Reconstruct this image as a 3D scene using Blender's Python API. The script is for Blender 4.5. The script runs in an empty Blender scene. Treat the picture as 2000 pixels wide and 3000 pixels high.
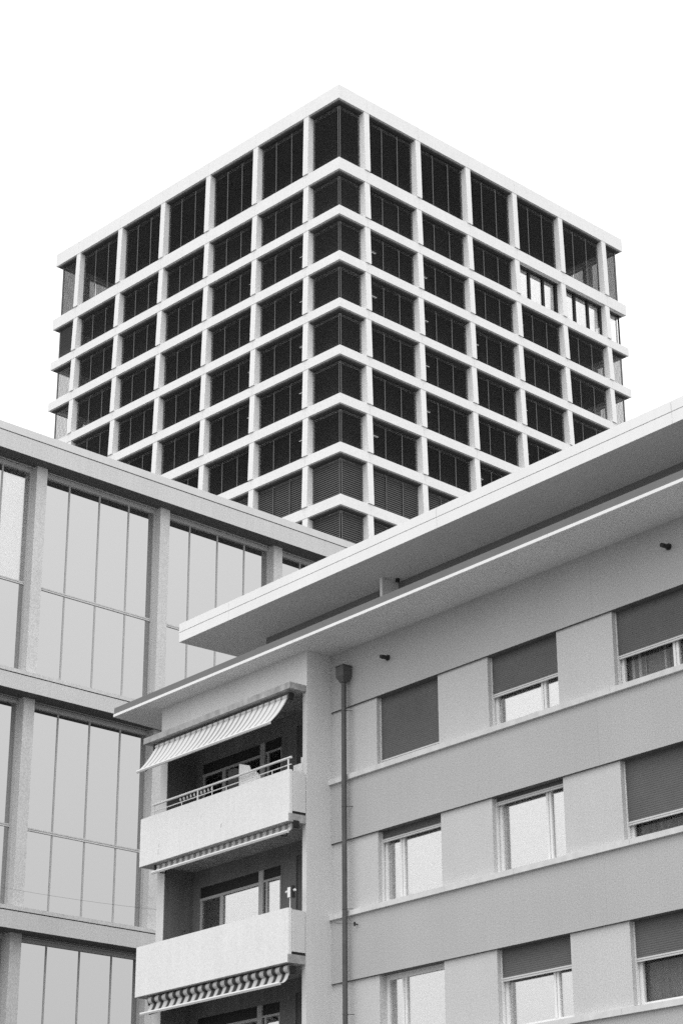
import bpy, math, random
from mathutils import Matrix, Vector

random.seed(7)
R = math.radians
scene = bpy.context.scene
C = scene.collection
EYE = 1.65                                   # camera height above the street

# ------------------------------------------------------------------ camera
PITCH, ROLL = R(22.6716), R(0.2557)
cam_data = bpy.data.cameras.new('camera')
cam_data.sensor_fit = 'VERTICAL'
cam_data.sensor_height = 36.0
cam_data.lens = 71.99
cam_data.clip_start = 0.1
cam_data.clip_end = 3000
cam = bpy.data.objects.new('camera', cam_data)
C.objects.link(cam)
fwd = Vector((0, math.cos(PITCH), math.sin(PITCH)))
up0 = Vector((0, -math.sin(PITCH), math.cos(PITCH)))
rt0 = Vector((1, 0, 0))
rt = math.cos(ROLL) * rt0 - math.sin(ROLL) * up0
up = math.sin(ROLL) * rt0 + math.cos(ROLL) * up0
cam.matrix_world = Matrix(((rt.x, up.x, -fwd.x, 0), (rt.y, up.y, -fwd.y, 0), (rt.z, up.z, -fwd.z, EYE), (0, 0, 0, 1)))
scene.camera = cam

# ------------------------------------------------------------------ light: overcast sky, soft high sun behind the camera
SUN_EL, SUN_AZ = R(62), R(190)               # azimuth measured from +Y clockwise
world = bpy.data.worlds.new('World')
scene.world = world
world.use_nodes = True
wn, wl = world.node_tree.nodes, world.node_tree.links
wn.clear()
sky = wn.new('ShaderNodeTexSky')
sky.sky_type = 'NISHITA'
sky.sun_disc = False
sky.sun_elevation = SUN_EL
sky.sun_rotation = SUN_AZ
sky.dust_density = 4.0
sky.air_density = 1.0
bw = wn.new('ShaderNodeRGBToBW')             # black and white photograph: the sky has no hue
mixc = wn.new('ShaderNodeMix'); mixc.data_type = 'FLOAT'
mixc.inputs['Factor'].default_value = 0.88   # closed cloud cover evens the clear-sky gradient out
# even overcast: the zenith is about twice as bright as the horizon
ZENITH = 17.0
tcw = wn.new('ShaderNodeTexCoord'); sepw = wn.new('ShaderNodeSeparateXYZ')
wl.new(tcw.outputs['Generated'], sepw.inputs['Vector'])
cie = wn.new('ShaderNodeMapRange'); cie.clamp = True
cie.inputs['From Min'].default_value = 0.0; cie.inputs['From Max'].default_value = 1.0
cie.inputs['To Min'].default_value = ZENITH * 0.46; cie.inputs['To Max'].default_value = ZENITH
wl.new(sepw.outputs['Z'], cie.inputs['Value'])
wl.new(cie.outputs['Result'], mixc.inputs['B'])
bg = wn.new('ShaderNodeBackground')
bg.inputs['Strength'].default_value = 0.1
wout = wn.new('ShaderNodeOutputWorld')
wl.new(sky.outputs['Color'], bw.inputs['Color'])
wl.new(bw.outputs['Val'], mixc.inputs['A'])
wl.new(mixc.outputs['Result'], bg.inputs['Color'])
wl.new(bg.outputs['Background'], wout.inputs['Surface'])

sun_data = bpy.data.lights.new('sun', 'SUN')
sun_data.energy = 0.7
sun_data.angle = R(40)
sun_data.color = (1, 1, 1)
sun = bpy.data.objects.new('sun', sun_data)
C.objects.link(sun)
sd = Vector((math.sin(SUN_AZ) * math.cos(SUN_EL), math.cos(SUN_AZ) * math.cos(SUN_EL), math.sin(SUN_EL)))
sun.rotation_euler = sd.to_track_quat('Z', 'Y').to_euler()
sun.location = (0, -30, 60)

scene.view_settings.view_transform = 'Standard'
scene.view_settings.look = 'None'
scene.view_settings.exposure = 0.42
scene.view_settings.gamma = 1.0
scene.view_settings.use_curve_mapping = False
scene.render.engine = 'CYCLES'
scene.cycles.max_bounces = 8
scene.cycles.transparent_max_bounces = 12
scene.cycles.use_denoising = False           # the leftover noise reads as the film grain of the photograph

# ------------------------------------------------------------------ materials (greys only)
def nodes_of(name):
    m = bpy.data.materials.new(name)
    m.use_nodes = True
    nt = m.node_tree
    return m, nt, nt.nodes, nt.links, nt.nodes['Principled BSDF']

def surf(name, g, rough=0.85, mottle=0.05, mscale=1.3, grain=0.04, gscale=60, bump=0.0, spec=0.25, streak=0.0, metallic=0.0):
    """matt grey surface: blotches, fine grain, optional rain streaks, optional relief"""
    m, nt, n, l, p = nodes_of(name)
    tc = n.new('ShaderNodeTexCoord')
    n1 = n.new('ShaderNodeTexNoise'); n1.inputs['Scale'].default_value = mscale; n1.inputs['Detail'].default_value = 6
    n2 = n.new('ShaderNodeTexNoise'); n2.inputs['Scale'].default_value = gscale; n2.inputs['Detail'].default_value = 3
    l.new(tc.outputs['Object'], n1.inputs['Vector']); l.new(tc.outputs['Object'], n2.inputs['Vector'])
    def scaled(src, amp):
        mm = n.new('ShaderNodeMapRange')
        mm.inputs['From Min'].default_value = 0.25; mm.inputs['From Max'].default_value = 0.75
        mm.inputs['To Min'].default_value = 1 - amp; mm.inputs['To Max'].default_value = 1 + amp
        l.new(src, mm.inputs['Value'])
        return mm.outputs['Result']
    a = scaled(n1.outputs['Fac'], mottle); b = scaled(n2.outputs['Fac'], grain)
    mu = n.new('ShaderNodeMath'); mu.operation = 'MULTIPLY'; l.new(a, mu.inputs[0]); l.new(b, mu.inputs[1])
    val = mu.outputs[0]
    if streak:
        mp = n.new('ShaderNodeMapping'); mp.inputs['Scale'].default_value = (7, 7, 0.35)
        n3 = n.new('ShaderNodeTexNoise'); n3.inputs['Scale'].default_value = 1.0; n3.inputs['Detail'].default_value = 5
        l.new(tc.outputs['Object'], mp.inputs['Vector']); l.new(mp.outputs['Vector'], n3.inputs['Vector'])
        m3 = n.new('ShaderNodeMath'); m3.operation = 'MULTIPLY'
        l.new(val, m3.inputs[0]); l.new(scaled(n3.outputs['Fac'], streak), m3.inputs[1]); val = m3.outputs[0]
    mg = n.new('ShaderNodeMath'); mg.operation = 'MULTIPLY'; mg.inputs[1].default_value = g
    l.new(val, mg.inputs[0])
    cc = n.new('ShaderNodeCombineColor')
    for ch in ('Red', 'Green', 'Blue'):
        l.new(mg.outputs[0], cc.inputs[ch])
    l.new(cc.outputs['Color'], p.inputs['Base Color'])
    p.inputs['Roughness'].default_value = rough
    p.inputs['Metallic'].default_value = metallic
    p.inputs['Specular IOR Level'].default_value = spec
    if bump:
        bp = n.new('ShaderNodeBump'); bp.inputs['Strength'].default_value = bump; bp.inputs['Distance'].default_value = 0.01
        l.new(n2.outputs['Fac'], bp.inputs['Height']); l.new(bp.outputs['Normal'], p.inputs['Normal'])
    return m

def glass(name, refl, back=None, wav=0.0, tint=1.0):
    """coated window glass: mirror share over an opaque blind (back) or over clear glass (back=None)"""
    m, nt, n, l, p = nodes_of(name)
    n.remove(p)
    out = n['Material Output']
    g = n.new('ShaderNodeBsdfGlossy'); g.inputs['Roughness'].default_value = 0.0
    g.inputs['Color'].default_value = (tint, tint, tint, 1)
    if wav:
        tc = n.new('ShaderNodeTexCoord'); nz = n.new('ShaderNodeTexNoise'); nz.inputs['Scale'].default_value = 0.9
        l.new(tc.outputs['Object'], nz.inputs['Vector'])
        bp = n.new('ShaderNodeBump'); bp.inputs['Strength'].default_value = wav; bp.inputs['Distance'].default_value = 0.02
        l.new(nz.outputs['Fac'], bp.inputs['Height']); l.new(bp.outputs['Normal'], g.inputs['Normal'])
    if back is None:
        d = n.new('ShaderNodeBsdfTransparent'); d.inputs['Color'].default_value = (0.86, 0.86, 0.86, 1)
    else:
        d = n.new('ShaderNodeBsdfDiffuse'); d.inputs['Color'].default_value = (back, back, back, 1)
    mx = n.new('ShaderNodeMixShader'); mx.inputs['Fac'].default_value = refl
    l.new(d.outputs[0], mx.inputs[1]); l.new(g.outputs[0], mx.inputs[2]); l.new(mx.outputs[0], out.inputs['Surface'])
    return m

def striped(name, g0, g1, pitch, axis=0, lo=-0.35, hi=0.35):
    """woven awning cloth: broad stripes across the width"""
    m, nt, n, l, p = nodes_of(name)
    tc = n.new('ShaderNodeTexCoord'); sp = n.new('ShaderNodeSeparateXYZ')
    l.new(tc.outputs['Object'], sp.inputs['Vector'])
    a = n.new('ShaderNodeMath'); a.operation = 'MULTIPLY'; a.inputs[1].default_value = 2 * math.pi / pitch
    s = n.new('ShaderNodeMath'); s.operation = 'SINE'
    l.new(sp.outputs[axis], a.inputs[0]); l.new(a.outputs[0], s.inputs[0])
    r = n.new('ShaderNodeMapRange'); r.inputs['From Min'].default_value = lo; r.inputs['From Max'].default_value = hi
    r.inputs['To Min'].default_value = g0; r.inputs['To Max'].default_value = g1
    l.new(s.outputs[0], r.inputs['Value'])
    cc = n.new('ShaderNodeCombineColor')
    for ch in ('Red', 'Green', 'Blue'):
        l.new(r.outputs['Result'], cc.inputs[ch])
    l.new(cc.outputs['Color'], p.inputs['Base Color'])
    p.inputs['Roughness'].default_value = 0.9
    p.inputs['Specular IOR Level'].default_value = 0.1
    return m

M = dict(
    tower_white=surf('tower_white_concrete', 0.84, mottle=0.03, mscale=0.3, grain=0.08, gscale=11, streak=0.025),
    tower_rail=surf('tower_guide_rail_metal', 0.19, rough=0.5, mottle=0.02),
    tower_slat=surf('tower_blind_slat', 0.10, rough=0.6, mottle=0.06, mscale=0.6, grain=0.02),
    tower_slat_pale=surf('tower_blind_slat_alt', 0.085, rough=0.6, mottle=0.06, mscale=0.6, grain=0.02),  # slightly different slat grey for the top and lowest seen storeys
    tower_inside=surf('tower_interior_grey', 0.10, mottle=0.05),
    tower_glass=glass('tower_coated_glass', 0.50),
    office_stone=surf('office_concrete', 0.57, mottle=0.05, mscale=0.7, grain=0.20, gscale=24, bump=0.2, streak=0.04),
    office_coping=surf('office_coping_metal', 0.62, rough=0.6, mottle=0.03, streak=0.03),
    office_metal=surf('office_window_metal', 0.46, rough=0.45, mottle=0.03),
    office_glass=glass('office_mirror_glass', 0.475, back=0.01, wav=0.02),
    office_soffit=surf('office_soffit_shade', 0.09, rough=0.6, mottle=0.04),
    office_glass_clear=glass('office_clear_glass', 0.42),
    shade_strip=surf('lintel_shade_grey', 0.13, mottle=0.2, mscale=3),
    dark_gap=surf('dark_gap', 0.03, mottle=0.02),
    render_grey=surf('facade_grey_render', 0.47, mottle=0.05, mscale=0.5, grain=0.24, gscale=42, bump=0.3, streak=0.018),
    render_pale=surf('facade_pale_render', 0.57, mottle=0.04, mscale=0.7, grain=0.20, gscale=42, bump=0.25, streak=0.015),
    render_white=surf('balcony_white_paint', 0.78, mottle=0.04, mscale=0.9, grain=0.13, gscale=42, bump=0.1, streak=0.03),
    bay_white=surf('bay_white_render', 0.66, mottle=0.04, mscale=0.8, grain=0.05, gscale=45, bump=0.12, streak=0.03),
    slab_raw=surf('weathered_concrete', 0.37, mottle=0.28, mscale=5.0, grain=0.10, gscale=40, bump=0.25, streak=0.12),
    eave_white=surf('eave_white_paint', 0.86, mottle=0.03, mscale=0.7, grain=0.02, streak=0.02),
    soffit=surf('soffit_white_paint', 0.70, mottle=0.07, mscale=0.5, grain=0.16, gscale=35),
    gutter=surf('gutter_zinc', 0.17, rough=0.6, mottle=0.08, mscale=1.2, spec=0.3),
    attic=surf('attic_dark_render', 0.20, mottle=0.06),
    partition=surf('partition_pale_panel', 0.72, mottle=0.03),
    sill=surf('sill_stone', 0.66, mottle=0.09, mscale=6, grain=0.08, gscale=50, streak=0.06),
    shutter=surf('roller_shutter_grey', 0.125, rough=0.7, mottle=0.10, mscale=1.5, grain=0.12, gscale=40),
    shutter_bar=surf('shutter_end_bar', 0.62, rough=0.5, mottle=0.04),
    frame=surf('window_frame_white', 0.80, rough=0.5, mottle=0.03),
    frame_shaded=surf('loggia_frame_shaded', 0.50, rough=0.5, mottle=0.06),  # darker copy of the white frame, loggia shade put into the colour
    pane=glass('flat_window_glass', 0.49, wav=0.03),
    pane_dark=glass('flat_window_glass_clear', 0.02, wav=0.02),
    room=surf('room_dark', 0.07, mottle=0.1),
    curtain=surf('curtain_cloth', 0.50, mottle=0.15, mscale=3, streak=0.2),
    curtain_dark=surf('curtain_cloth_dark', 0.20, mottle=0.3, mscale=4, streak=0.4),
    pipe=surf('downpipe_dark_zinc', 0.085, rough=0.5, mottle=0.2, mscale=4, spec=0.4, streak=0.15),
    iron=surf('dark_iron', 0.03, rough=0.6, mottle=0.1),
    rail=surf('railing_white_tube', 0.72, rough=0.4, mottle=0.03),
    cloth_white=striped('awning_cloth_pale', 0.24, 0.58, 0.205, lo=-0.95, hi=-0.2),  # pale stripes; the narrow dark ones also paint in the fold shadows
    cloth_mid=striped('awning_cloth_striped', 0.26, 0.62, 0.215),
    cloth_dark=striped('awning_cloth_contrast', 0.06, 0.50, 0.265),
    bar_white=surf('awning_bar_white', 0.64, rough=0.45, mottle=0.02),
    plastic_white=surf('white_plastic', 0.80, rough=0.5, mottle=0.02),
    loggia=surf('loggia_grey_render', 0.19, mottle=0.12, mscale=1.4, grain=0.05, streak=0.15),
    asphalt=surf('street_asphalt', 0.06, mottle=0.1, mscale=0.3, gscale=30, grain=0.2, bump=0.2),
    paving=surf('pavement_concrete', 0.20, mottle=0.08, mscale=0.3, grain=0.1),
    ground=surf('city_ground', 0.13, mottle=0.1, mscale=0.02),
)
lamp_mat, _nt, _n, _l, _p = nodes_of('lit_ceiling_lamp')
_p.inputs['Base Color'].default_value = (0.8, 0.8, 0.8, 1)
_p.inputs['Emission Color'].default_value = (1, 1, 1, 1)
_p.inputs['Emission Strength'].default_value = 0.5

# ------------------------------------------------------------------ mesh helpers
class MB:
    """collects boxes, prisms and tubes and links them as one mesh object"""
    def __init__(s):
        s.v, s.f, s.smooth = [], [], []
    def add(s, vs, fs, smooth=False):
        o = len(s.v)
        s.v += [tuple(q) for q in vs]
        for f in fs:
            s.f.append(tuple(i + o for i in f)); s.smooth.append(smooth)
        return s
    def box(s, x0, x1, y0, y1, z0, z1):
        if x0 > x1: x0, x1 = x1, x0
        if y0 > y1: y0, y1 = y1, y0
        vs = [(x0, y0, z0), (x1, y0, z0), (x1, y1, z0), (x0, y1, z0), (x0, y0, z1), (x1, y0, z1), (x1, y1, z1), (x0, y1, z1)]
        return s.hexa(vs)
    def hexa(s, vs):
        return s.add(vs, [(0, 3, 2, 1), (4, 5, 6, 7), (0, 1, 5, 4), (1, 2, 6, 5), (2, 3, 7, 6), (3, 0, 4, 7)])
    def prism(s, pts, ext, smooth=False):
        """pts: planar outline (3-D), ext: extrusion vector"""
        k = len(pts)
        e = Vector(ext)
        a = [Vector(p) for p in pts]
        vs = a + [p + e for p in a]
        fs = [tuple(range(k))[::-1], tuple(range(k, 2 * k))] + [(i, (i + 1) % k, (i + 1) % k + k, i + k) for i in range(k)]
        return s.add(vs, fs, smooth)
    def tube(s, path, r, n=10, caps=True):
        path = [Vector(p) for p in path]
        rings = []
        for i, p in enumerate(path):
            d = (path[min(i + 1, len(path) - 1)] - path[max(i - 1, 0)]).normalized()
            a = Vector((0, 0, 1)) if abs(d.z) < 0.9 else Vector((1, 0, 0))
            u = d.cross(a).normalized(); w = d.cross(u).normalized()
            rr = r[i] if isinstance(r, (list, tuple)) else r
            rings.append([p + rr * (math.cos(t) * u + math.sin(t) * w) for t in [2 * math.pi * k / n for k in range(n)]])
        vs = [q for ring in rings for q in ring]
        fs = []
        for i in range(len(path) - 1):
            for k in range(n):
                fs.append((i * n + k, i * n + (k + 1) % n, (i + 1) * n + (k + 1) % n, (i + 1) * n + k))
        s.add(vs, fs, True)
        if caps:
            s.add(rings[0], [tuple(range(n))]); s.add(rings[-1], [tuple(range(n))[::-1]])
        return s
    def sheet(s, grid, smooth=True):
        nr, nc = len(grid), len(grid[0])
        vs = [p for row in grid for p in row]
        fs = [(i * nc + j, i * nc + j + 1, (i + 1) * nc + j + 1, (i + 1) * nc + j) for i in range(nr - 1) for j in range(nc - 1)]
        return s.add(vs, fs, smooth)
    def mesh(s, name, mat):
        me = bpy.data.meshes.new(name)
        me.from_pydata(s.v, [], s.f)
        me.polygons.foreach_set('use_smooth', s.smooth)
        me.materials.append(mat)
        me.update()
        return me
    def obj(s, name, mat, parent=None, loc=None):
        return link(name, s.mesh(name, mat), parent, loc)

def link(name, me, parent=None, loc=None):
    o = bpy.data.objects.new(name, me)
    C.objects.link(o)
    if parent is not None: o.parent = parent
    if loc is not None: o.location = loc
    return o

def tag(o, label, cat, group=None):
    o['label'] = label; o['category'] = cat
    if group: o['group'] = group
    return o

def thing(name, label, cat, mat, group=None):
    o = bpy.data.objects.new(name, None)
    C.objects.link(o)
    o.empty_display_size = 0.5
    o.matrix_world = mat
    return tag(o, label, cat, group)

def frame(ox, oy, ex, ey):
    """local x runs along the facade, local y into the building, z up; z = 0 is the street"""
    e = Vector((ex, ey, 0)).normalized()
    y = Vector((-e.y, e.x, 0))
    return Matrix(((e.x, y.x, 0, ox), (e.y, y.y, 0, oy), (0, 0, 1, 0), (0, 0, 0, 1)))

# ------------------------------------------------------------------ ground
def ground():
    g = MB(); g.box(-900, 900, -900, 900, -0.5, 0)
    o = g.obj('ground', M['ground']); o['kind'] = 'structure'
    r = MB(); r.box(-40, 40, 6, 15, 0.004, 0.03)
    o = r.obj('road', M['asphalt']); o['kind'] = 'structure'
    for a, b in ((-6, 5.9), (15.1, 24)):
        p = MB(); p.box(-40, 40, a, b, 0.004, 0.14)
        o = p.obj('pavement', M['paving']); o['kind'] = 'structure'
ground()

# ================================================================== TOWER
AT = R(46.0717)
LR, LL = 30.93, 32.60                        # right and left face lengths
MT = frame(-0.055, 120.0, math.sin(AT), math.cos(AT))
TOP = [82.386, 76.48, 72.692, 69.16, 65.569, 62.054, 58.541, 55.038, 51.389, 48.08]
BOT = [81.271, 75.56, 72.014, 68.478, 64.931, 61.398, 57.849, 54.362, 50.669, 47.40]
TOP = [z + EYE for z in TOP]; BOT = [z + EYE for z in BOT]
COL_R = [2.68, 7.83, 13.08, 18.20, 23.43, 28.62]
COL_L = [3.31, 8.65, 13.90, 19.15, 24.35, 29.65]
SEEN_BAYS = [7, 7, 7, 7, 6, 5, 4, 3, 2]      # bays of each storey that stand above the nearer roofs
CW = 0.25                                    # half column width
BL = 0.42                                    # depth of the blinds behind the frame

def build_tower():
    t = thing('tower', 'tall square tower with a white concrete grid and dark blinds', 'tower', MT)
    # bands: a ring per storey
    for i, (zt, zb) in enumerate(zip(TOP, BOT)):
        m = MB()
        d = 0.95
        off = 0.006 if i == 0 else 0.0
        m.box(-off, LR + off, -off, d, zb, zt); m.box(-off, LR + off, LL - d, LL + off, zb, zt)
        m.box(-off, d, d, LL - d, zb, zt); m.box(LR - d, LR + off, d, LL - d, zb, zt)
        bo = m.obj('roof_band' if i == 0 else 'floor_band', M['tower_white'], t)
        # precast lengths meet at the column centres
        er = [0.0] + COL_R + [LR]; el = [0.0] + COL_L + [LL]; g = 0.007
        for a, b in zip(er, er[1:]):
            p = MB(); p.box(a + g if a else -0.03, b - g if b != LR else b + 0.03, -0.03, -off - 0.001, zb + 0.001, zt - 0.001); p.obj('band_panel', M['tower_white'], bo)
        for a, b in zip(el, el[1:]):
            p = MB(); p.box(-0.03, -off - 0.001, a + g if a else -off, b - g if b != LL else b + 0.03, zb + 0.001, zt - 0.001); p.obj('band_panel', M['tower_white'], bo)
        s = MB(); s.box(d, LR - d, d, LL - d, zb + 0.004, zt - 0.1)
        s.obj('floor_slab', M['tower_inside'], t)
    c = MB(); c.box(11, LR - 9, 10, LL - 10, 0, TOP[0] - 0.3)
    c.obj('core', M['tower_inside'], t)

    # columns: front leans out towards its foot, which ends just above the band and shows its underside
    col_mesh = {}
    def column(face, i, pos):
        h = BOT[i] - TOP[i + 1]
        key = (face, round(h, 3))
        if key not in col_mesh:
            m = MB()
            g, ftop, fbot, dp = 0.045, 0.004, 0.10, 0.6
            q = [(-CW, -fbot, g), (CW, -fbot, g), (CW, dp, g), (-CW, dp, g), (-CW, -ftop, h), (CW, -ftop, h), (CW, dp, h), (-CW, dp, h)]
            if face in 'LB':
                q = [(y, -x, z) for x, y, z in q]
            m.hexa(q)
            if face in 'RF':
                m.box(-CW + 0.02, CW - 0.02, 0.06, dp - 0.02, 0, g)
            else:
                m.box(0.06, dp - 0.02, -CW + 0.02, CW - 0.02, 0, g)
            col_mesh[key] = m.mesh('column', M['tower_white'])
        loc = (pos, 0, TOP[i + 1]) if face == 'R' else (0, pos, TOP[i + 1])
        link('column', col_mesh[key], t, loc)
    for i, nb in enumerate(SEEN_BAYS):
        for k in range(min(nb, 6)):
            column('R', i, COL_R[k]); column('L', i, COL_L[k])

    # blinds: real slats; tilt decides how much of the room or sky shows between them
    blind_mesh = {}
    def blind(face, w, h, tilt, mat):
        key = (face, round(w, 2), round(h, 2), tilt, mat)
        if key not in blind_mesh:
            m = MB()
            sw, pitch = (0.036, 0.10) if mat == 'tower_slat' or tilt < 60 else (0.080, 0.15)   # half slat depth, spacing
            ca, sa = math.cos(R(tilt)), math.sin(R(tilt))
            z = pitch * 0.5
            while z < h - 0.08:
                # outer edge (towards the street) is lower for positive tilt
                q = []
                for (x, s, tk) in ((0, -1, 0), (w, -1, 0), (w, 1, 0), (0, 1, 0), (0, -1, 1), (w, -1, 1), (w, 1, 1), (0, 1, 1)):
                    q.append((x, s * sw * ca, z + s * sw * sa + tk * 0.004))
                if face in 'LB':
                    q = [(y, -x, zz) for x, y, zz in q]
                m.hexa(q)
                z += pitch
            m.add(*boxdata(face, 0, w, -0.05, 0.05, h - 0.1, h - 0.01))
            blind_mesh[key] = m.mesh('blind', M[mat])
        return blind_mesh[key]
    def boxdata(face, x0, x1, y0, y1, z0, z1):
        b = MB()
        if face in 'RF': b.box(x0, x1, y0, y1, z0, z1)
        else: b.box(y0, y1, -x1, -x0, z0, z1)
        return b.v, b.f

    lamps = []
    for i, nb in enumerate(SEEN_BAYS):
        z0, z1 = TOP[i + 1], BOT[i]
        h = z1 - z0
        for face, cols, length in (('R', COL_R, LR), ('L', COL_L, LL)):
            for k in range(nb):
                a = (BL if k == 0 else cols[k - 1] + CW)
                b = (length - BL if k == 6 else cols[k] - CW)
                raised = (face == 'R' and i == 1 and k in (4, 5, 6))
                # guide rails and head are the window's own mesh
                m = MB()
                def place(x0, x1, y0, y1, zz0, zz1):
                    if face == 'R': m.box(x0, x1, y0, y1, zz0, zz1)
                    else: m.box(y0, y1, x0, x1, zz0, zz1)
                rw = 0.015
                n = 1 if k in (0, 6) else 3
                third = (b - a) / n
                if k == 0:
                    place(a + 0.03, a + 0.06, BL - 0.06, BL - 0.03, z0, z1 - 0.25)
                elif k == 6:
                    place(b - 0.10, b + 0.02, BL - 0.04, BL + 0.04, z0, z1)
                for q in range(1, n):
                    if raised:
                        place(a + q * third - 0.1, a + q * third + 0.1, BL + 0.02, BL + 0.10, z0, z1)
                    else:
                        place(a + q * third - rw, a + q * third + rw, BL - 0.10, BL - 0.05, z0, z1 - 0.35)
                if raised and n == 3:
                    place(b - 0.2, b, BL + 0.0, BL + 0.10, z0, z1)
                place(a, b, BL + 0.10, BL + 0.16, z1 - 0.06, z1 - 0.002)
                w = m.obj('window', M['dark_gap'] if raised else M['tower_rail'], t)
                hb = MB()                     # dark box the blinds roll into, just behind the frame
                a2 = a - (BL - 0.16 if k == 0 else 0); b2 = b + (BL - 0.16 if k == 6 else 0)
                if face == 'R': hb.box(a2, b2, 0.16 + 0.16 * raised, BL + 0.09, z1 - 0.10 + 0.06 * raised, z1 - 0.003)
                else: hb.box(0.16, BL + 0.09, a2 if k else BL + 0.095, b2, z1 - 0.10, z1 - 0.003)
                hb.obj('blind_box', M['tower_slat'], w)
                for q in range(n):
                    gap = 0.06 if i < 7 else 0.11
                    x0 = a + q * third + (gap if q else 0.03); x1 = a + (q + 1) * third - 0.03
                    if k == 0: x0 = a + 0.06
                    if raised:
                        p = MB()
                        if face == 'R': p.box(x0 - 0.05, x1 + 0.05, BL + 0.12, BL + 0.14, z0, z1 - 0.06)
                        else: p.box(BL + 0.12, BL + 0.14, x0, x1, z0, z1)
                        p.obj('glass_pane', M['tower_glass'], w)
                        continue
                    if i >= 7: tilt, mt = 68, 'tower_slat_pale'
                    elif k == 6 and i == 1 and face == 'L': tilt, mt = -50, 'tower_slat'
                    elif i == 0: tilt, mt = 0, 'tower_slat_pale'
                    elif k == 6 and i in (2, 3): tilt, mt = 14, 'tower_slat'
                    else: tilt, mt = -6, 'tower_slat'
                    me = blind(face, x1 - x0, h - 0.02, tilt, mt)
                    link('blind', me, w, (x0, BL, z0) if face == 'R' else (BL, x1, z0) if False else ((x0, BL, z0) if face == 'R' else (BL, x1, z0)))
                # a lit strip lamp under the ceiling of some rooms, seen through the slats
                if 2 <= i <= 6 and 0 < k < 6 and random.random() < 0.5:
                    lamps.append((face, a + 2.2, z1 - 0.12))
    for face, pos, z in lamps:
        m = MB()
        if face == 'R': m.box(pos - 0.35, pos + 0.35, 2.0, 2.08, z, z + 0.05)
        else: m.box(2.0, 2.08, pos - 0.35, pos + 0.35, z, z + 0.05)
        m.obj('ceiling_lamp', lamp_mat, t)

    # the two far faces, seen only through the glass corners, and the hidden storeys below: joined
    back_c, back_b = MB(), MB()
    for i in range(9):
        z0, z1 = TOP[i + 1], BOT[i]
        for p in COL_L: back_c.box(LR - 0.6, LR - 0.01, p - CW, p + CW, z0, z1)
        for p in COL_R: back_c.box(p - CW, p + CW, LL - 0.6, LL - 0.01, z0, z1)
        tilt = {0: 0, 1: 60}.get(i, -8)
        sw, ca, sa = 0.036, math.cos(R(tilt)), math.sin(R(tilt))
        z = z0 + 0.05
        while z < z1 - 0.08:
            # the same blinds on the far faces; the last bay on the right stays raised on the second storey
            ly0 = COL_L[0] if i == 1 else BL
            back_b.hexa([(LR - BL - s * sw * ca * -1, y, z - s * sw * sa + tk) for tk in (0, 0.004) for (y, s) in ((ly0, -1), (LL - BL, -1), (LL - BL, 1), (ly0, 1))])
            back_b.hexa([(x, LL - BL + s * sw * ca, z - s * sw * sa + tk) for tk in (0, 0.004) for (x, s) in ((BL, -1), (LR - BL, -1), (LR - BL, 1), (BL, 1))])
            z += 0.10
    o = back_c.obj('rear_column', M['tower_white'], t); o['kind'] = 'stuff'
    o = back_b.obj('rear_blind', M['tower_slat'], t); o['kind'] = 'stuff'
    low_c, low_d = MB(), MB()
    low_d.box(0.5, LR - 0.5, 0.5, LL - 0.5, 0, BOT[9] - 0.01)
    z = TOP[9] - 3.55
    while z > 3:
        low_c.box(0, LR, 0, LL, z - 0.68, z)
        z -= 3.55
    for p in COL_R:
        low_c.box(p - CW, p + CW, 0.01, 0.5, 0, BOT[9] - 0.01)
    for p in COL_L:
        low_c.box(0.01, 0.5, p - CW, p + CW, 0, BOT[9] - 0.01)
    # columns of the upper storeys that the nearer roofs hide
    for i, nb in enumerate(SEEN_BAYS):
        for k in range(nb, 6):
            low_c.box(COL_R[k] - CW, COL_R[k] + CW, 0.01, 0.6, TOP[i + 1], BOT[i])
            low_c.box(0.01, 0.6, COL_L[k] - CW, COL_L[k] + CW, TOP[i + 1], BOT[i])
            low_d.box(COL_R[k] - 5, COL_R[k], 0.6, 0.7, TOP[i + 1], BOT[i])
            low_d.box(0.6, 0.7, COL_L[k] - 5, COL_L[k], TOP[i + 1], BOT[i])
    o = low_c.obj('lower_storeys', M['tower_white'], t); o['kind'] = 'stuff'
    o = low_d.obj('lower_glazing', M['dark_gap'], t); o['kind'] = 'stuff'
    return t
build_tower()

# ================================================================== OFFICE BUILDING (left)
AL = R(43.537)
# origin: facade plane point seen at the left picture edge
ML = frame(-9.826, 56.0, math.cos(AL), math.sin(AL))

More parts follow.
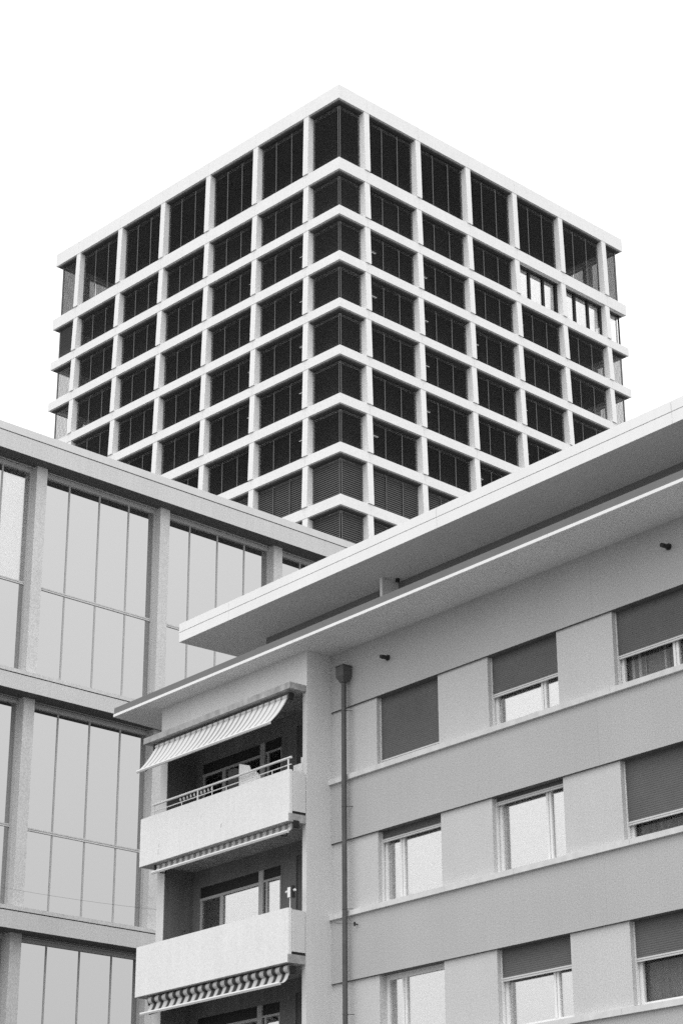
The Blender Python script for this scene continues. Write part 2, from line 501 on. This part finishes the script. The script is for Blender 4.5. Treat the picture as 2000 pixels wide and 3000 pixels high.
def build_office():
    t = thing('office_building', 'modern office block with tall mirror glazing between concrete columns', 'building', ML)
    U0, U1, DEP = -3.6, 21.0, 13.0
    GV = 0.74                                # depth of the glass behind the beam front
    cols = [-3.42 + 0.0, 1.385, 6.19, 11.03, 15.86, 20.7]
    rows = [(26.282, 26.035, 25.45), (18.69, 18.578, 18.08), (11.863, 11.752, 11.24), (5.03, 4.92, 4.41)]
    for i, (zt, zg, zb) in enumerate(rows):
        zt, zg, zb = zt + EYE, zg + EYE, zb + EYE
        m = MB(); m.box(U0, U1, 0, 2.2, zb, zg - 0.03)
        m.obj('roof_beam' if i == 0 else 'floor_beam', M['office_stone'], t)
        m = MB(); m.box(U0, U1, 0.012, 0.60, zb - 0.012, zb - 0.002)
        m.obj('beam_soffit_shade', M['office_soffit'], t)  # thin dark sheet under the beam, its shade put into the colour
        m = MB(); m.box(U0, U1, 0.03, 2.2, zg - 0.03, zg)
        m.obj('beam_groove', M['dark_gap'], t)
        # coping in lengths with open joints
        edges = [U0, 16.2, U1]
        for a, b in zip(edges, edges[1:]):
            m = MB(); m.box(a + 0.006, b - 0.006, -0.012, 2.2 if i else 0.5, zg, zt)
            m.obj('coping', M['office_coping'] if i == 0 else M['office_stone'], t)
    for i in range(4):
        zc = rows[i][2] + EYE
        zf = (rows[i + 1][0] + EYE) if i < 3 else 0.0
        for c in cols:
            m = MB(); m.box(c - 0.19, c + 0.19, 0.43, 1.3, zf, zc)
            m.obj('column', M['office_stone'], t)
        for ca, cb in zip(cols, cols[1:]):
            a, b = ca + 0.19, cb - 0.19
            hb = zc - 0.17                    # underside of the head
            ztr = zc - 3.78 if i else zc - 3.78
            zs = zf + (0.06 if i < 3 else 0.5)
            f = MB()                          # head, jambs and bottom rail
            f.box(a, b, GV - 0.07, GV + 0.06, hb, hb + 0.075)
            f.box(a, b, GV - 0.035, GV + 0.06, hb + 0.085, zc - 0.02)
            f.box(a, a + 0.05, GV - 0.05, GV + 0.06, zs, hb)
            f.box(b - 0.06, b, GV - 0.05, GV + 0.06, zs, hb)
            f.box(a, b, GV - 0.05, GV + 0.06, zf, zs)
            w = f.obj('window', M['office_metal'], t)
            q = (cb - ca) / 4
            tr = MB(); tr.box(a + 0.05, b - 0.06, GV - 0.03, GV + 0.03, ztr - 0.045, ztr - 0.010); tr.box(a + 0.05, b - 0.06, GV - 0.012, GV + 0.03, ztr - 0.010, ztr + 0.010); tr.box(a + 0.05, b - 0.06, GV - 0.03, GV + 0.03, ztr + 0.010, ztr + 0.045)
            tr.obj('transom', M['office_stone'], w)
            mu = [ca + q * j + (0.06 if j == 1 else 0.02 if j == 2 else -0.03) for j in (1, 2, 3)]
            for x in mu:
                p = MB(); p.box(x - 0.026, x - 0.006, GV - 0.012, GV + 0.02, zs, hb); p.box(x + 0.006, x + 0.026, GV - 0.012, GV + 0.02, zs, hb); p.box(x - 0.006, x + 0.006, GV - 0.002, GV + 0.02, zs, hb)
                p.obj('mullion', M['office_metal'], w)
            xs = [a + 0.05] + mu + [b - 0.06]
            for x0, x1 in zip(xs, xs[1:]):
                for z0, z1 in ((zs, ztr - 0.045), (ztr + 0.045, hb)):
                    p = MB()
                    p.box(x0, x1, GV + 0.005, GV + 0.03, z0, z1)
                    clear = (i == 0 and ca < 0 and x1 > 0.9 and z0 > ztr)
                    p.obj('glass_pane', M['office_glass_clear' if clear else 'office_glass'], w)
                    if clear:                 # the one pane with a grey board behind it, forming a lighter rectangle
                        r = MB(); r.box(x0, x1, GV + 0.3, GV + 0.32, z0, z1); r.obj('pane_backing', M['dark_gap'], w)
                        r = MB(); r.box(x0 + 0.06, x1 - 0.3, GV + 0.2, GV + 0.21, z0 + 0.35, z1 - 0.2); r.obj('backing_board', M['loggia'], w)
    m = MB(); m.box(U0 + 0.1, U1 - 0.1, 1.3, DEP, 0, rows[0][0] + EYE - 0.3)
    m.obj('rear_block', M['office_stone'], t)
    return t
build_office()

# ================================================================== APARTMENT BUILDING (right)
AR = R(50.690)
OX, OY = -0.246, 41.5
MR = frame(OX, OY, math.cos(AR), -math.sin(AR))
Z = lambda z: z + EYE
LINT = [12.74, 9.93, 7.08, 4.24]             # underside of each wall band
SILLB = [11.165, 8.35, 5.50, 2.66]           # underside of each sill course
WIN = [(1.437, 3.325), (4.77, 6.662), (8.088, 9.975), (11.41, 13.30), (14.73, 16.62), (18.05, 19.94)]
UEND = 21.3

def y(v): return -v                          # v is measured out of the facade

def build_flats():
    t = thing('apartment_building', 'grey rendered apartment block with roller shutters and stacked balconies', 'building', MR)
    # wall bands
    tops = [14.0] + SILLB[:3]
    for i in range(4):
        zt = tops[i]; zb = LINT[i]
        edges = [0.0] + [[4.93], [7.64], [5.3, 7.62], [5.05]][i] + [UEND]
        if i == 0: edges = [0.0, 7.65, UEND]
        for a, b in zip(edges, edges[1:]):
            m = MB(); m.box(a + (0.0 if a == 0 else 0.0012), b - 0.0012, 0, 0.35, Z(zb), Z(zt))
            m.obj('wall_band', M['render_grey'], t)
        m = MB(); m.box(0.0, UEND, 0.006, 0.34, Z(zb) + 0.002, Z(zt) - 0.002)
        m.obj('wall_core', M['render_grey'], t)
    m = MB(); m.box(0, UEND, 0, 0.35, 0, Z(SILLB[3])); m.obj('wall_base', M['render_grey'], t)
    for i in range(4):                       # dark strip added under each wall band to paint in its shade
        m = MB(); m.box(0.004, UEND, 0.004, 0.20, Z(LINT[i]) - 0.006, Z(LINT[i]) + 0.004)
        m.obj('lintel_shade', M['shade_strip'], t)
    # piers, sills, windows
    for i in range(4):
        zl, zs = LINT[i], SILLB[i] + 0.105
        e = [0.0] + [x for w in WIN for x in w] + [UEND]
        for a, b in zip(e[0::2], e[1::2]):
            m = MB(); m.box(a, b, 0.05, 0.35, Z(zs) - 0.03, Z(zl))
            m.obj('wall_pier', M['render_pale'], t)
        jo = [0.0, [4.95, 5.4, 4.4, 4.9][i], [8.05, 8.3, 7.9, 8.2][i], UEND]
        for a, b in zip(jo, jo[1:]):
            m = MB()
            m.hexa([(a + .003, y(.062), Z(SILLB[i])), (b - .003, y(.062), Z(SILLB[i])), (b - .003, .30, Z(SILLB[i])), (a + .003, .30, Z(SILLB[i])),
                    (a + .003, y(.062), Z(zs)), (b - .003, y(.062), Z(zs)), (b - .003, .30, Z(zs) + .045), (a + .003, .30, Z(zs) + .045)])
            m.obj('window_sill', M['sill'], t)
    # shutters: bottom edge height per window; mullion position; which glass
    SH = [[11.36, 11.93, 11.84, 11.3, 12.2, 11.9], [9.72, 9.80, 8.77, 9.7, 8.6, 9.3], [7.03, 6.51, 6.39, 5.6, 6.2, 6.9], [3.4, 2.8, 4.0, 2.8, 3.5, 3.8]]
    MULL = [1.965, 6.09, 9.41, 12.74, 16.06, 19.38]
    shutter_cache = {}
    for i in range(4):
        for k, (a, b) in enumerate(WIN):
            zl, zs, sh = LINT[i], SILLB[i] + 0.14, SH[i][k]
            mu = MULL[k]
            f = MB()
            F0, F1 = 0.235, 0.30
            f.box(a, b, F0, F1, Z(zs), Z(zs) + 0.06)
            f.box(a, b, F0, F1, Z(zl) - 0.10, Z(zl))
            f.box(a, a + 0.075, F0, F1, Z(zs) + 0.06, Z(zl) - 0.10)
            f.box(b - 0.075, b, F0, F1, Z(zs) + 0.06, Z(zl) - 0.10)
            f.box(mu - 0.062, mu - 0.006, F0 - 0.008, F1, Z(zs) + 0.06, Z(zl) - 0.10)
            f.box(mu + 0.006, mu + 0.062, F0, F1, Z(zs) + 0.06, Z(zl) - 0.10)
            w = f.obj('window', M['frame'], t)
            dark = k >= 2
            for x0, x1 in ((a + 0.075, mu - 0.062), (mu + 0.062, b - 0.075)):
                p = MB(); p.box(x0, x1, 0.272, 0.282, Z(zs) + 0.06, Z(zl) - 0.10)
                p.obj('pane', M['pane_dark'] if dark else M['pane'], w)
            # room behind the glass
            r = MB()
            x0, x1, y0, y1, z0, z1 = a, b, 0.30, 2.2, Z(zs) - .2, Z(zl)
            r.add([(x0, y0, z0), (x1, y0, z0), (x1, y1, z0), (x0, y1, z0), (x0, y0, z1), (x1, y0, z1), (x1, y1, z1), (x0, y1, z1)],
                  [(0, 1, 2, 3), (7, 6, 5, 4), (1, 5, 6, 2), (2, 6, 7, 3), (3, 7, 4, 0)])
            r.obj('room', M['room'], w)
            if dark or (i, k) == (2, 1):
                x0, x1 = (a + .08, b - .08) if dark else (mu + 0.33, b - .05)
                spans = [(x0, x1)]
                if dark and i == 0: spans = [(a + .08, a + .52), (a + .88, a + 1.08), (a + 1.28, a + 1.42), (a + 1.6, b - .08)]
                if dark and i == 2: spans = [(a + .3, b - .08)]
                for x0, x1 in spans:          # folds hang unevenly, some bunched
                    n = max(8, int((x1 - x0) / 0.03)); g = []
                    for zz in (Z(zs) + .02, Z(zl) - .05):
                        g.append([(x0 + (x1 - x0) * j / n, 0.37 + 0.035 * math.sin(j * 1.3 + 0.6 * math.sin(j * .37 + i)), zz) for j in range(n + 1)])
                    s = MB(); s.sheet(g); s.obj('curtain', M['curtain_dark'] if i else M['curtain'], w)
            if sh < zl - 0.08:
                # roller shutter of interlocking slats, each with its rounded face
                s = MB()
                zz = Z(sh) + 0.05
                prof = []
                while zz < Z(zl) + 0.02:
                    prof += [(0.1745, zz), (0.170, zz + 0.008), (0.169, zz + 0.026), (0.172, zz + 0.036)]
                    zz += 0.04
                s.sheet([[(a + 0.012, yy, z2), (b - 0.012, yy, z2)] for yy, z2 in prof], smooth=False)
                s.box(a + 0.012, b - 0.012, 0.18, 0.19, Z(sh) + 0.05, Z(zl))
                so = s.obj('shutter', M['shutter'], w)
                bar = MB(); bar.box(a + 0.012, b - 0.012, 0.150, 0.195, Z(sh) + 0.022, Z(sh) + 0.05); bar.box(a + 0.012, b - 0.012, 0.158, 0.195, Z(sh) - 0.012, Z(sh) + 0.018)
                bar.obj('shutter_bar', M['shutter_bar'], w)
                for x0, x1 in ((a, a + 0.012), (b - 0.012, b)):
                    gd = MB(); gd.box(x0, x1, 0.148, 0.20, Z(zs), Z(zl)); gd.obj('shutter_guide', M['frame'], w)

    # ---- lower eave slab
    UL = -6.6
    def slabpiece(a, b, v0, v1, z0, z1, name, mat, slant=0.0):
        m = MB()
        m.hexa([(a, y(v0), Z(z0)), (b, y(v0), Z(z0)), (b, y(v1), Z(z0)), (a + slant, y(v1), Z(z0)),
                (a, y(v0), Z(z1)), (b, y(v0), Z(z1)), (b, y(v1), Z(z1)), (a + slant, y(v1), Z(z1))])
        return m.obj(name, mat, t)
    ej = [UL, -5.42, 0.20, 7.76, UEND + .4]
    for j, (a, b) in enumerate(zip(ej, ej[1:])):
        slabpiece(a + .004, b - .004, 1.13, -1.2, 14.0, 14.05, 'eave_soffit', M['soffit'], -0.3 if j == 0 else 0)
        slabpiece(a + .004, b - .004, 1.172, 1.132, 14.004, 14.064, 'eave_edge', M['eave_white'])
    slabpiece(UL, UEND + .4, 1.15, -11, 14.066, 14.222, 'eave_gutter', M['gutter'], -0.3)
    slabpiece(UL + .03, UEND + .4, 1.12, -11, 14.052, 14.064, 'eave_core', M['dark_gap'], -0.3)
    # ---- attic storey under the flat roof
    slabpiece(-5.66, UEND, -2.56, -10.5, 14.224, 16.498, 'attic_wall', M['attic'])
    rj = [-7.25, -5.2, 2.28, 8.99, UEND + .4]
    for a, b in zip(rj, rj[1:]):
        slabpiece(a + (.004 if a > -7 else 0), b - .004, -1.10, -2.75, 16.5, 16.54, 'roof_soffit', M['soffit'])
        slabpiece(a + (.004 if a > -7 else 0), b - .004, -1.068, -1.098, 16.5, 16.742, 'fascia_panel', M['eave_white'])
        slabpiece(a + (.006 if a > -7 else 0), b - .006, -1.064, -1.094, 16.758, 16.972, 'fascia_panel', M['eave_white'])
    slabpiece(-7.24, UEND + .4, -1.10, -11, 16.545, 16.965, 'flat_roof', M['eave_white'])
    slabpiece(-7.25, UEND + .4, -2.76, -11, 16.5, 16.54, 'roof_soffit', M['soffit'])
    # privacy partition on the roof terrace
    m = MB(); m.box(-0.725, -0.695, y(-2.075), y(-2.555), Z(14.224), Z(16.47)); pp = m.obj('privacy_partition', M['partition'], t)
    m = MB(); m.box(-0.745, -0.675, y(-2.04), y(-2.072), Z(14.224), Z(16.495)); m.obj('edge_post', M['eave_white'], pp)
    m = MB(); m.tube([(-0.55, 2.40, Z(16.43)), (-0.55, 2.40, Z(16.499))], 0.05, 10); m.obj('terrace_lamp', M['iron'], t)

    # ---- projecting bay
    BU, BV = -5.36, 0.64
    m = MB(); m.box(BU, -0.0, y(BV), y(BV - .25), Z(13.232), Z(13.998)); m.obj('bay_wall', M['bay_white'], t)
    m = MB(); m.box(-0.14, 0, y(BV - .002), 0.35, 0, Z(13.231)); m.box(-0.14, 0, y(BV - .25), 0.35, Z(13.231), Z(13.997)); m.obj('bay_side_wall', M['bay_white'], t)
    m = MB(); m.box(BU, BU + 0.275, y(BV - .004), 0.35, 0, Z(13.231)); m.obj('bay_pier', M['bay_white'], t)
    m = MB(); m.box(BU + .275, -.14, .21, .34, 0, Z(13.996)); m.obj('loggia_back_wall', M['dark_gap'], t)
    m = MB(); m.box(BU, UEND - .2, .36, 10.4, 0, Z(13.99)); m.obj('building_core', M['attic'], t)
    FL = [13.09, 10.26, 7.405, 4.56, 1.7]    # underside of each balcony slab
    VB = 1.08
    # loggia back walls with window and door openings
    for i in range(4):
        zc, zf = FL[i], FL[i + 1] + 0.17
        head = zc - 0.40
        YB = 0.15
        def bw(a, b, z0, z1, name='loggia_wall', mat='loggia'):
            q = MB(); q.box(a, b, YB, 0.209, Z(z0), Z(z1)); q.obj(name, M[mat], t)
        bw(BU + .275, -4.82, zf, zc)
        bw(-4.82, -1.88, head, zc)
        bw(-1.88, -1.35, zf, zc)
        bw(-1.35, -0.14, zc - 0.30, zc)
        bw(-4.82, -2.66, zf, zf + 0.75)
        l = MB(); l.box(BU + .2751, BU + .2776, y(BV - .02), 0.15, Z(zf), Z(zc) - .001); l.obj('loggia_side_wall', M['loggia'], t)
        # window
        f = MB()
        zb_, zt_ = zf + 0.75, head
        bar = head - 0.30
        f.box(-4.82, -4.755, .165, .205, Z(zb_), Z(bar)); f.box(-4.07, -3.95, .160, .205, Z(zb_), Z(bar))
        f.box(-2.66, -2.50, .152, .205, Z(zf), Z(head)); f.box(-4.82, -2.66, .152, .205, Z(bar), Z(bar) + .06)
        f.box(-4.755, -2.66, .165, .205, Z(zb_), Z(zb_) + .07)
        wd = f.obj('loggia_window', M['frame_shaded'], t)
        for x0, x1 in ((-4.755, -4.07), (-3.95, -2.66)):
            p = MB(); p.box(x0, x1, .19, .2, Z(zb_) + .07, Z(bar)); p.obj('pane', M['pane'] if i else M['pane_dark'], wd)
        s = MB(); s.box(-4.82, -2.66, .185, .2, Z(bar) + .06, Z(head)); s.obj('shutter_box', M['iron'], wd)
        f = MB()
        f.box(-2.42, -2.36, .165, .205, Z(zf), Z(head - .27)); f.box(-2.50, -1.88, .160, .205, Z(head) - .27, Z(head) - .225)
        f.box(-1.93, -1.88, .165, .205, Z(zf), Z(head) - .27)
        dr = f.obj('balcony_door', M['frame_shaded'], t)
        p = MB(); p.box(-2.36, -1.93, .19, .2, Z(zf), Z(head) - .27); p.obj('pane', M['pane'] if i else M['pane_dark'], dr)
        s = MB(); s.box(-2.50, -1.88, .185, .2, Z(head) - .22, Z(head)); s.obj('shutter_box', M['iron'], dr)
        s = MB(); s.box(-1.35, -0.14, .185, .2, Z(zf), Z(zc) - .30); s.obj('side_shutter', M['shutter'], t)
    # slabs and balconies
    for i in range(5):
        z = FL[i]
        top = z + (0.137 if i == 0 else 0.17)
        m = MB()
        if i == 0:
            m.box(-5.43, -0.02, y(VB), y(BV + .002), Z(z), Z(top)); m.box(BU + .28, -.14, y(BV), .208, Z(z) + .002, Z(top) - .002)
        else:
            m.box(-5.42, -0.02, y(VB - .012), y(BV + .002), Z(z), Z(top)); m.box(BU + .28, -.14, y(BV), .208, Z(z) + .002, Z(top) - .002)
        m.obj('canopy_slab' if i == 0 else 'balcony_slab', M['slab_raw'], t)
        if i == 0: continue
        ph = 11.35 - 10.27
        zb_ = z + 0.012
        # front parapet with softly rounded right edge
        r = 0.05
        pts = [(-5.43, y(VB)), ]
        pts = [(-5.43, y(VB - .10)), (-5.43, y(VB))]
        for q in range(7):
            a = R(90 * q / 6)
            pts.append((-0.04 - r + r * math.sin(a), y(VB - r + r * math.cos(a))))
        pts.append((-0.04, y(VB - .10)))
        p = MB(); p.prism([(x, yy, Z(zb_)) for x, yy in pts][::-1], (0, 0, ph), smooth=False)
        bp = p.obj('balcony_parapet', M['render_white'], t)
        s = MB(); s.box(-0.075, -0.018, y(VB - .112), y(BV + .014), Z(z) + .225, Z(zb_ + ph) - .03)
        s.obj('side_panel', M['bay_white'], bp)
        s = MB(); s.box(-5.42, -5.35, y(VB - .112), y(BV), Z(z) + .225, Z(zb_ + ph) - .03)
        s.obj('side_panel', M['bay_white'], bp)
        d = MB(); d.box(-0.09, -0.03, y(VB - .11), y(BV), Z(z) + .172, Z(z) + .224); d.obj('drain_gap', M['dark_gap'], bp)
        if i == 1:
            for u, zc, du, dz2 in ((-2.36, 10.62, .014, .05), (-4.7, 10.48, .010, .07), (-4.68, 10.62, .008, .04), (-3.1, 10.95, .008, .03)):
                q = MB(); q.prism([(u - du, y(VB), Z(zc - dz2)), (u + .3 * du, y(VB), Z(zc - .7 * dz2)), (u + du, y(VB), Z(zc + dz2)), (u - .2 * du, y(VB), Z(zc + .6 * dz2))], (0, -.002, 0)); q.obj('paint_chip', M['slab_raw'], bp)
            rr = MB(); zt = Z(11.6)
            rr.tube([(-5.03, y(1.04), zt), (0.0, y(1.04), zt)], 0.026, 10)
            rr.tube([(-5.03, y(1.04), zt - .15), (-0.0, y(1.04), zt - .15)], 0.012, 8)
            for u, rad, hh in ((-4.97, .01, 0), (-3.30, .02, 0), (-0.10, .02, 0), (-3.9, .01, .15), (-2.25, .01, .15), (-0.65, .01, .15), (-2.77, .01, 0), (-1.2, .011, 0)):
                rr.tube([(u, y(1.04), Z(zb_ + ph) - .02), (u, y(1.04), zt - hh)], rad, 8)
            rr.obj('railing', M['rail'], bp)

    # ---- downpipe with hopper
    pu, pv = 0.60, 0.135
    p = MB(); p.tube([(pu, y(pv), 0.0), (pu, y(pv), Z(13.22))], 0.052, 16)
    dp = p.obj('downpipe', M['pipe'], t)
    h = MB()
    def ring(u0, u1, v0, v1, z): return [(u0, y(v0), Z(z)), (u1, y(v0), Z(z)), (u1, y(v1), Z(z)), (u0, y(v1), Z(z))]
    def loft(a, b): h.add(a + b, [(0, 1, 5, 4), (1, 2, 6, 5), (2, 3, 7, 6), (3, 0, 4, 7), (0, 3, 2, 1), (4, 5, 6, 7)])
    loft(ring(.477, .726, .25, .025, 13.36), ring(.477, .726, .25, .025, 13.57))
    loft(ring(.545, .655, .19, .08, 13.23), ring(.477, .726, .25, .025, 13.358))
    loft(ring(.465, .738, .262, .02, 13.572), ring(.465, .738, .262, .02, 13.592))
    h.obj('hopper', M['pipe'], dp)
    for zc in (12.62, 10.58, 8.48, 6.40, 4.3):
        b = MB(); b.tube([(pu, y(pv), Z(zc) - .012), (pu, y(pv), Z(zc) + .012)], .058, 14)
        b.tube([(pu, y(pv), Z(zc)), (pu + .12, y(.0), Z(zc))], .008, 6); b.obj('pipe_clip', M['pipe'], dp)
    # scuppers: short overflow pipes through the wall band
    for u, z in ((1.88, 13.47), (9.62, 13.52)):
        s = MB(); s.tube([(u, y(0.0), Z(z)), (u, y(.20), Z(z) - .01)], .042, 12); s.tube([(u, y(.0), Z(z)), (u, y(.03), Z(z))], .062, 12)
        s.obj('overflow_spout', M['iron'], t)
    return t
build_flats()

# ================================================================== things fixed to or standing on the balconies
def local_thing(name, label, cat, u, v, z, group=None):
    """an Empty on the apartment facade; its parts use metres from that point"""
    m = MR @ Matrix.Translation((u, y(v), Z(z)))
    return thing(name, label, cat, m, group)

def awning(label, u0, u1, ztop, vtop, vbot, zbot, mat, sag, lobes, roll=0.045, drop=0.0):
    w = u1 - u0
    t = local_thing('awning', label, 'awning', u0, vtop, ztop, 'striped fabric awnings over the balconies')
    dv, dz = vbot - vtop, zbot - ztop
    n = int(w / 0.022)
    rows = 14
    grid = []
    for j in range(rows + 1):
        s = j / rows
        row = []
        for i in range(n + 1):
            x = w * i / n
            # slack cloth: folds that run down the slope, deepest midway
            fold = sag * math.sin(2 * math.pi * x / lobes + 0.5 * math.sin(x * 1.7)) * math.sin(math.pi * min(1, s * 1.05)) ** 0.6 if sag else 0
            belly = (0.03 + drop) * math.sin(math.pi * s)
            row.append((x, -(dv * s) + belly * 0.5 - fold * 0.8, dz * s - belly - fold * 0.4))
        grid.append(row)
    f = MB(); f.sheet(grid); fo = f.obj('fabric', mat, t)
    so = fo.modifiers.new('thickness', 'SOLIDIFY'); so.thickness = 0.003
    b = MB()
    pr = [(0, -dv - .02, dz + .03), (0, -dv - .035, dz), (0, -dv - .02, dz - .035), (0, -dv + .02, dz - .03), (0, -dv + .02, dz + .02)]
    b.prism(pr, (w, 0, 0)); b.obj('front_bar', M['bar_white'], t)
    r = MB(); r.tube([(-0.02, 0.03 - drop * 1.2, roll * 0.6), (w + 0.02, 0.03 - drop * 1.2, roll * 0.6)], roll, 16); r.obj('roller', mat, t)
    for x in (-0.03, w + 0.05):
        g = MB(); g.box(x - .02, x + .02, -0.04, 0.10, -0.06, 0.09); g.tube([(x - .03, 0.0, -.02), (x + .03, 0.0, -.02)], .035, 8); g.obj('bracket', M['iron'], t)
    for x in (0.28, w - 0.28):
        a = MB(); a.tube([(x, 0.09, -.03), (x, 0.5 * -dv + .10, .5 * dz - .10), (x, -dv + .03, dz - .03)], .016, 8); a.obj('folding_arm', M['iron'], t)
    return t

awning('pale striped awning let down over the topmost balcony', -5.08, -0.2, 12.95, 0.98, 1.45, 12.31, M['cloth_white'], 0.022, 0.205)
awning('rolled-in striped awning below the topmost balcony', -4.95, -0.07, 10.20, 0.93, 1.06, 10.06, M['cloth_mid'], 0.012, 0.215)
awning('half-open awning with dark stripes under the second balcony', -5.03, -0.15, 7.27, 0.93, 1.18, 7.0, M['cloth_dark'], 0.03, 0.265, 0.075, 0.035)

# stepped white board leaning behind the top railing
m = MB()
m.prism([(0, 0, -.06), (0, 0, .54), (.36, 0, .43), (.40, 0, .34), (.65, 0, .21), (.76, 0, .09), (.76, 0, -.06)], (0, .02, 0))
o = m.obj('stepped_board', M['plastic_white']); o.matrix_world = MR @ Matrix.Translation((-1.93, y(.95), Z(11.35)))
tag(o, 'white board with a stepped edge standing behind the balcony railing', 'board')

# white cabinet beside the bay wall
t = local_thing('balcony_cabinet', 'low white cabinet at the right end of the top balcony', 'cabinet', -0.5, 0.6, 10.43)
m = MB(); m.box(0, .30, 0, .28, 0, 1.17); m.obj('cabinet_body', M['plastic_white'], t)
m = MB(); m.box(.26, .34, 0.0, .28, 1.172, 1.29); m.obj('raised_end', M['plastic_white'], t)

# string of small lights hung from the top rail
t = local_thing('string_lights', 'string of small pale lights hanging under the balcony rail', 'string lights', -4.02, 1.04, 11.58)
m = MB(); m.tube([(i * .13, 0.012, -.01 - .025 * abs(math.sin(i * math.pi / 2))) for i in range(12)], .005, 6); m.obj('wire', M['iron'], t)
for i in range(10):
    m = MB(); x = 0.04 + i * .13
    m.tube([(x, .012, -.02), (x + .01, .012, -.05), (x + .02, .012, -.085), (x + .025, .012, -.11)], [.006, .022, .026, .005], 8)
    m.obj('bulb', M['curtain'], t)

# white box lamp on a pole, second balcony
t = local_thing('pole_lamp', 'white box lamp on a thin pole behind the lower balcony corner', 'lamp', -0.2, 0.9, 7.58)
m = MB(); m.tube([(0.0, 0, 0), (0.0, 0, 1.2)], .012, 8); m.obj('pole', M['rail'], t)
m = MB(); m.box(-.05, .04, -.03, .05, 1.17, 1.37); m.obj('lamp_box', M['plastic_white'], t)
m = MB(); m.box(.042, .09, -.02, .06, 1.16, 1.40); m.obj('back_plate', M['iron'], t)
for x in (-.11, .15):
    m = MB(); m.tube([(x - .02, 0, 1.29), (x + .02, 0, 1.30)], .026, 10); m.obj('side_light', M['rail'], t)

m = MB(); m.tube([(0, 0, 0), (.12, 0, -.05)], .03, 8); m.tube([(.12, 0, -.05), (.42, 0, -.24)], .017, 8)
o = m.obj('black_handle', M['iron']); o.matrix_world = MR @ Matrix.Translation((-3.96, y(.9), Z(8.69)))
tag(o, 'black rod leaning over the second balcony parapet at the left', 'rod')

# thin cable from the facade hook to the office block
t = thing('overhead_cable', 'thin cable crossing from the downpipe to the glass office block', 'cable', Matrix.Identity(4))
p0 = MR @ Vector((0.84, y(.08), Z(8.15)))
p1 = ML @ Vector((0.2, -0.02, Z(12.32)))
m = MB(); m.tube([p0.lerp(p1, s / 16) + Vector((0, 0, -0.16 * 4 * (s / 16) * (1 - s / 16))) for s in range(17)], .003, 6); m.obj('wire', M['iron'], t)
q0 = MR @ Vector((0.84, 0.0, Z(8.15)))
m = MB(); m.tube([q0, p0], .012, 8); m.tube([p0 + Vector((0, 0, -.04)), p0 + Vector((0, 0, .04))], .02, 8); m.obj('wall_hook', M['iron'], t)
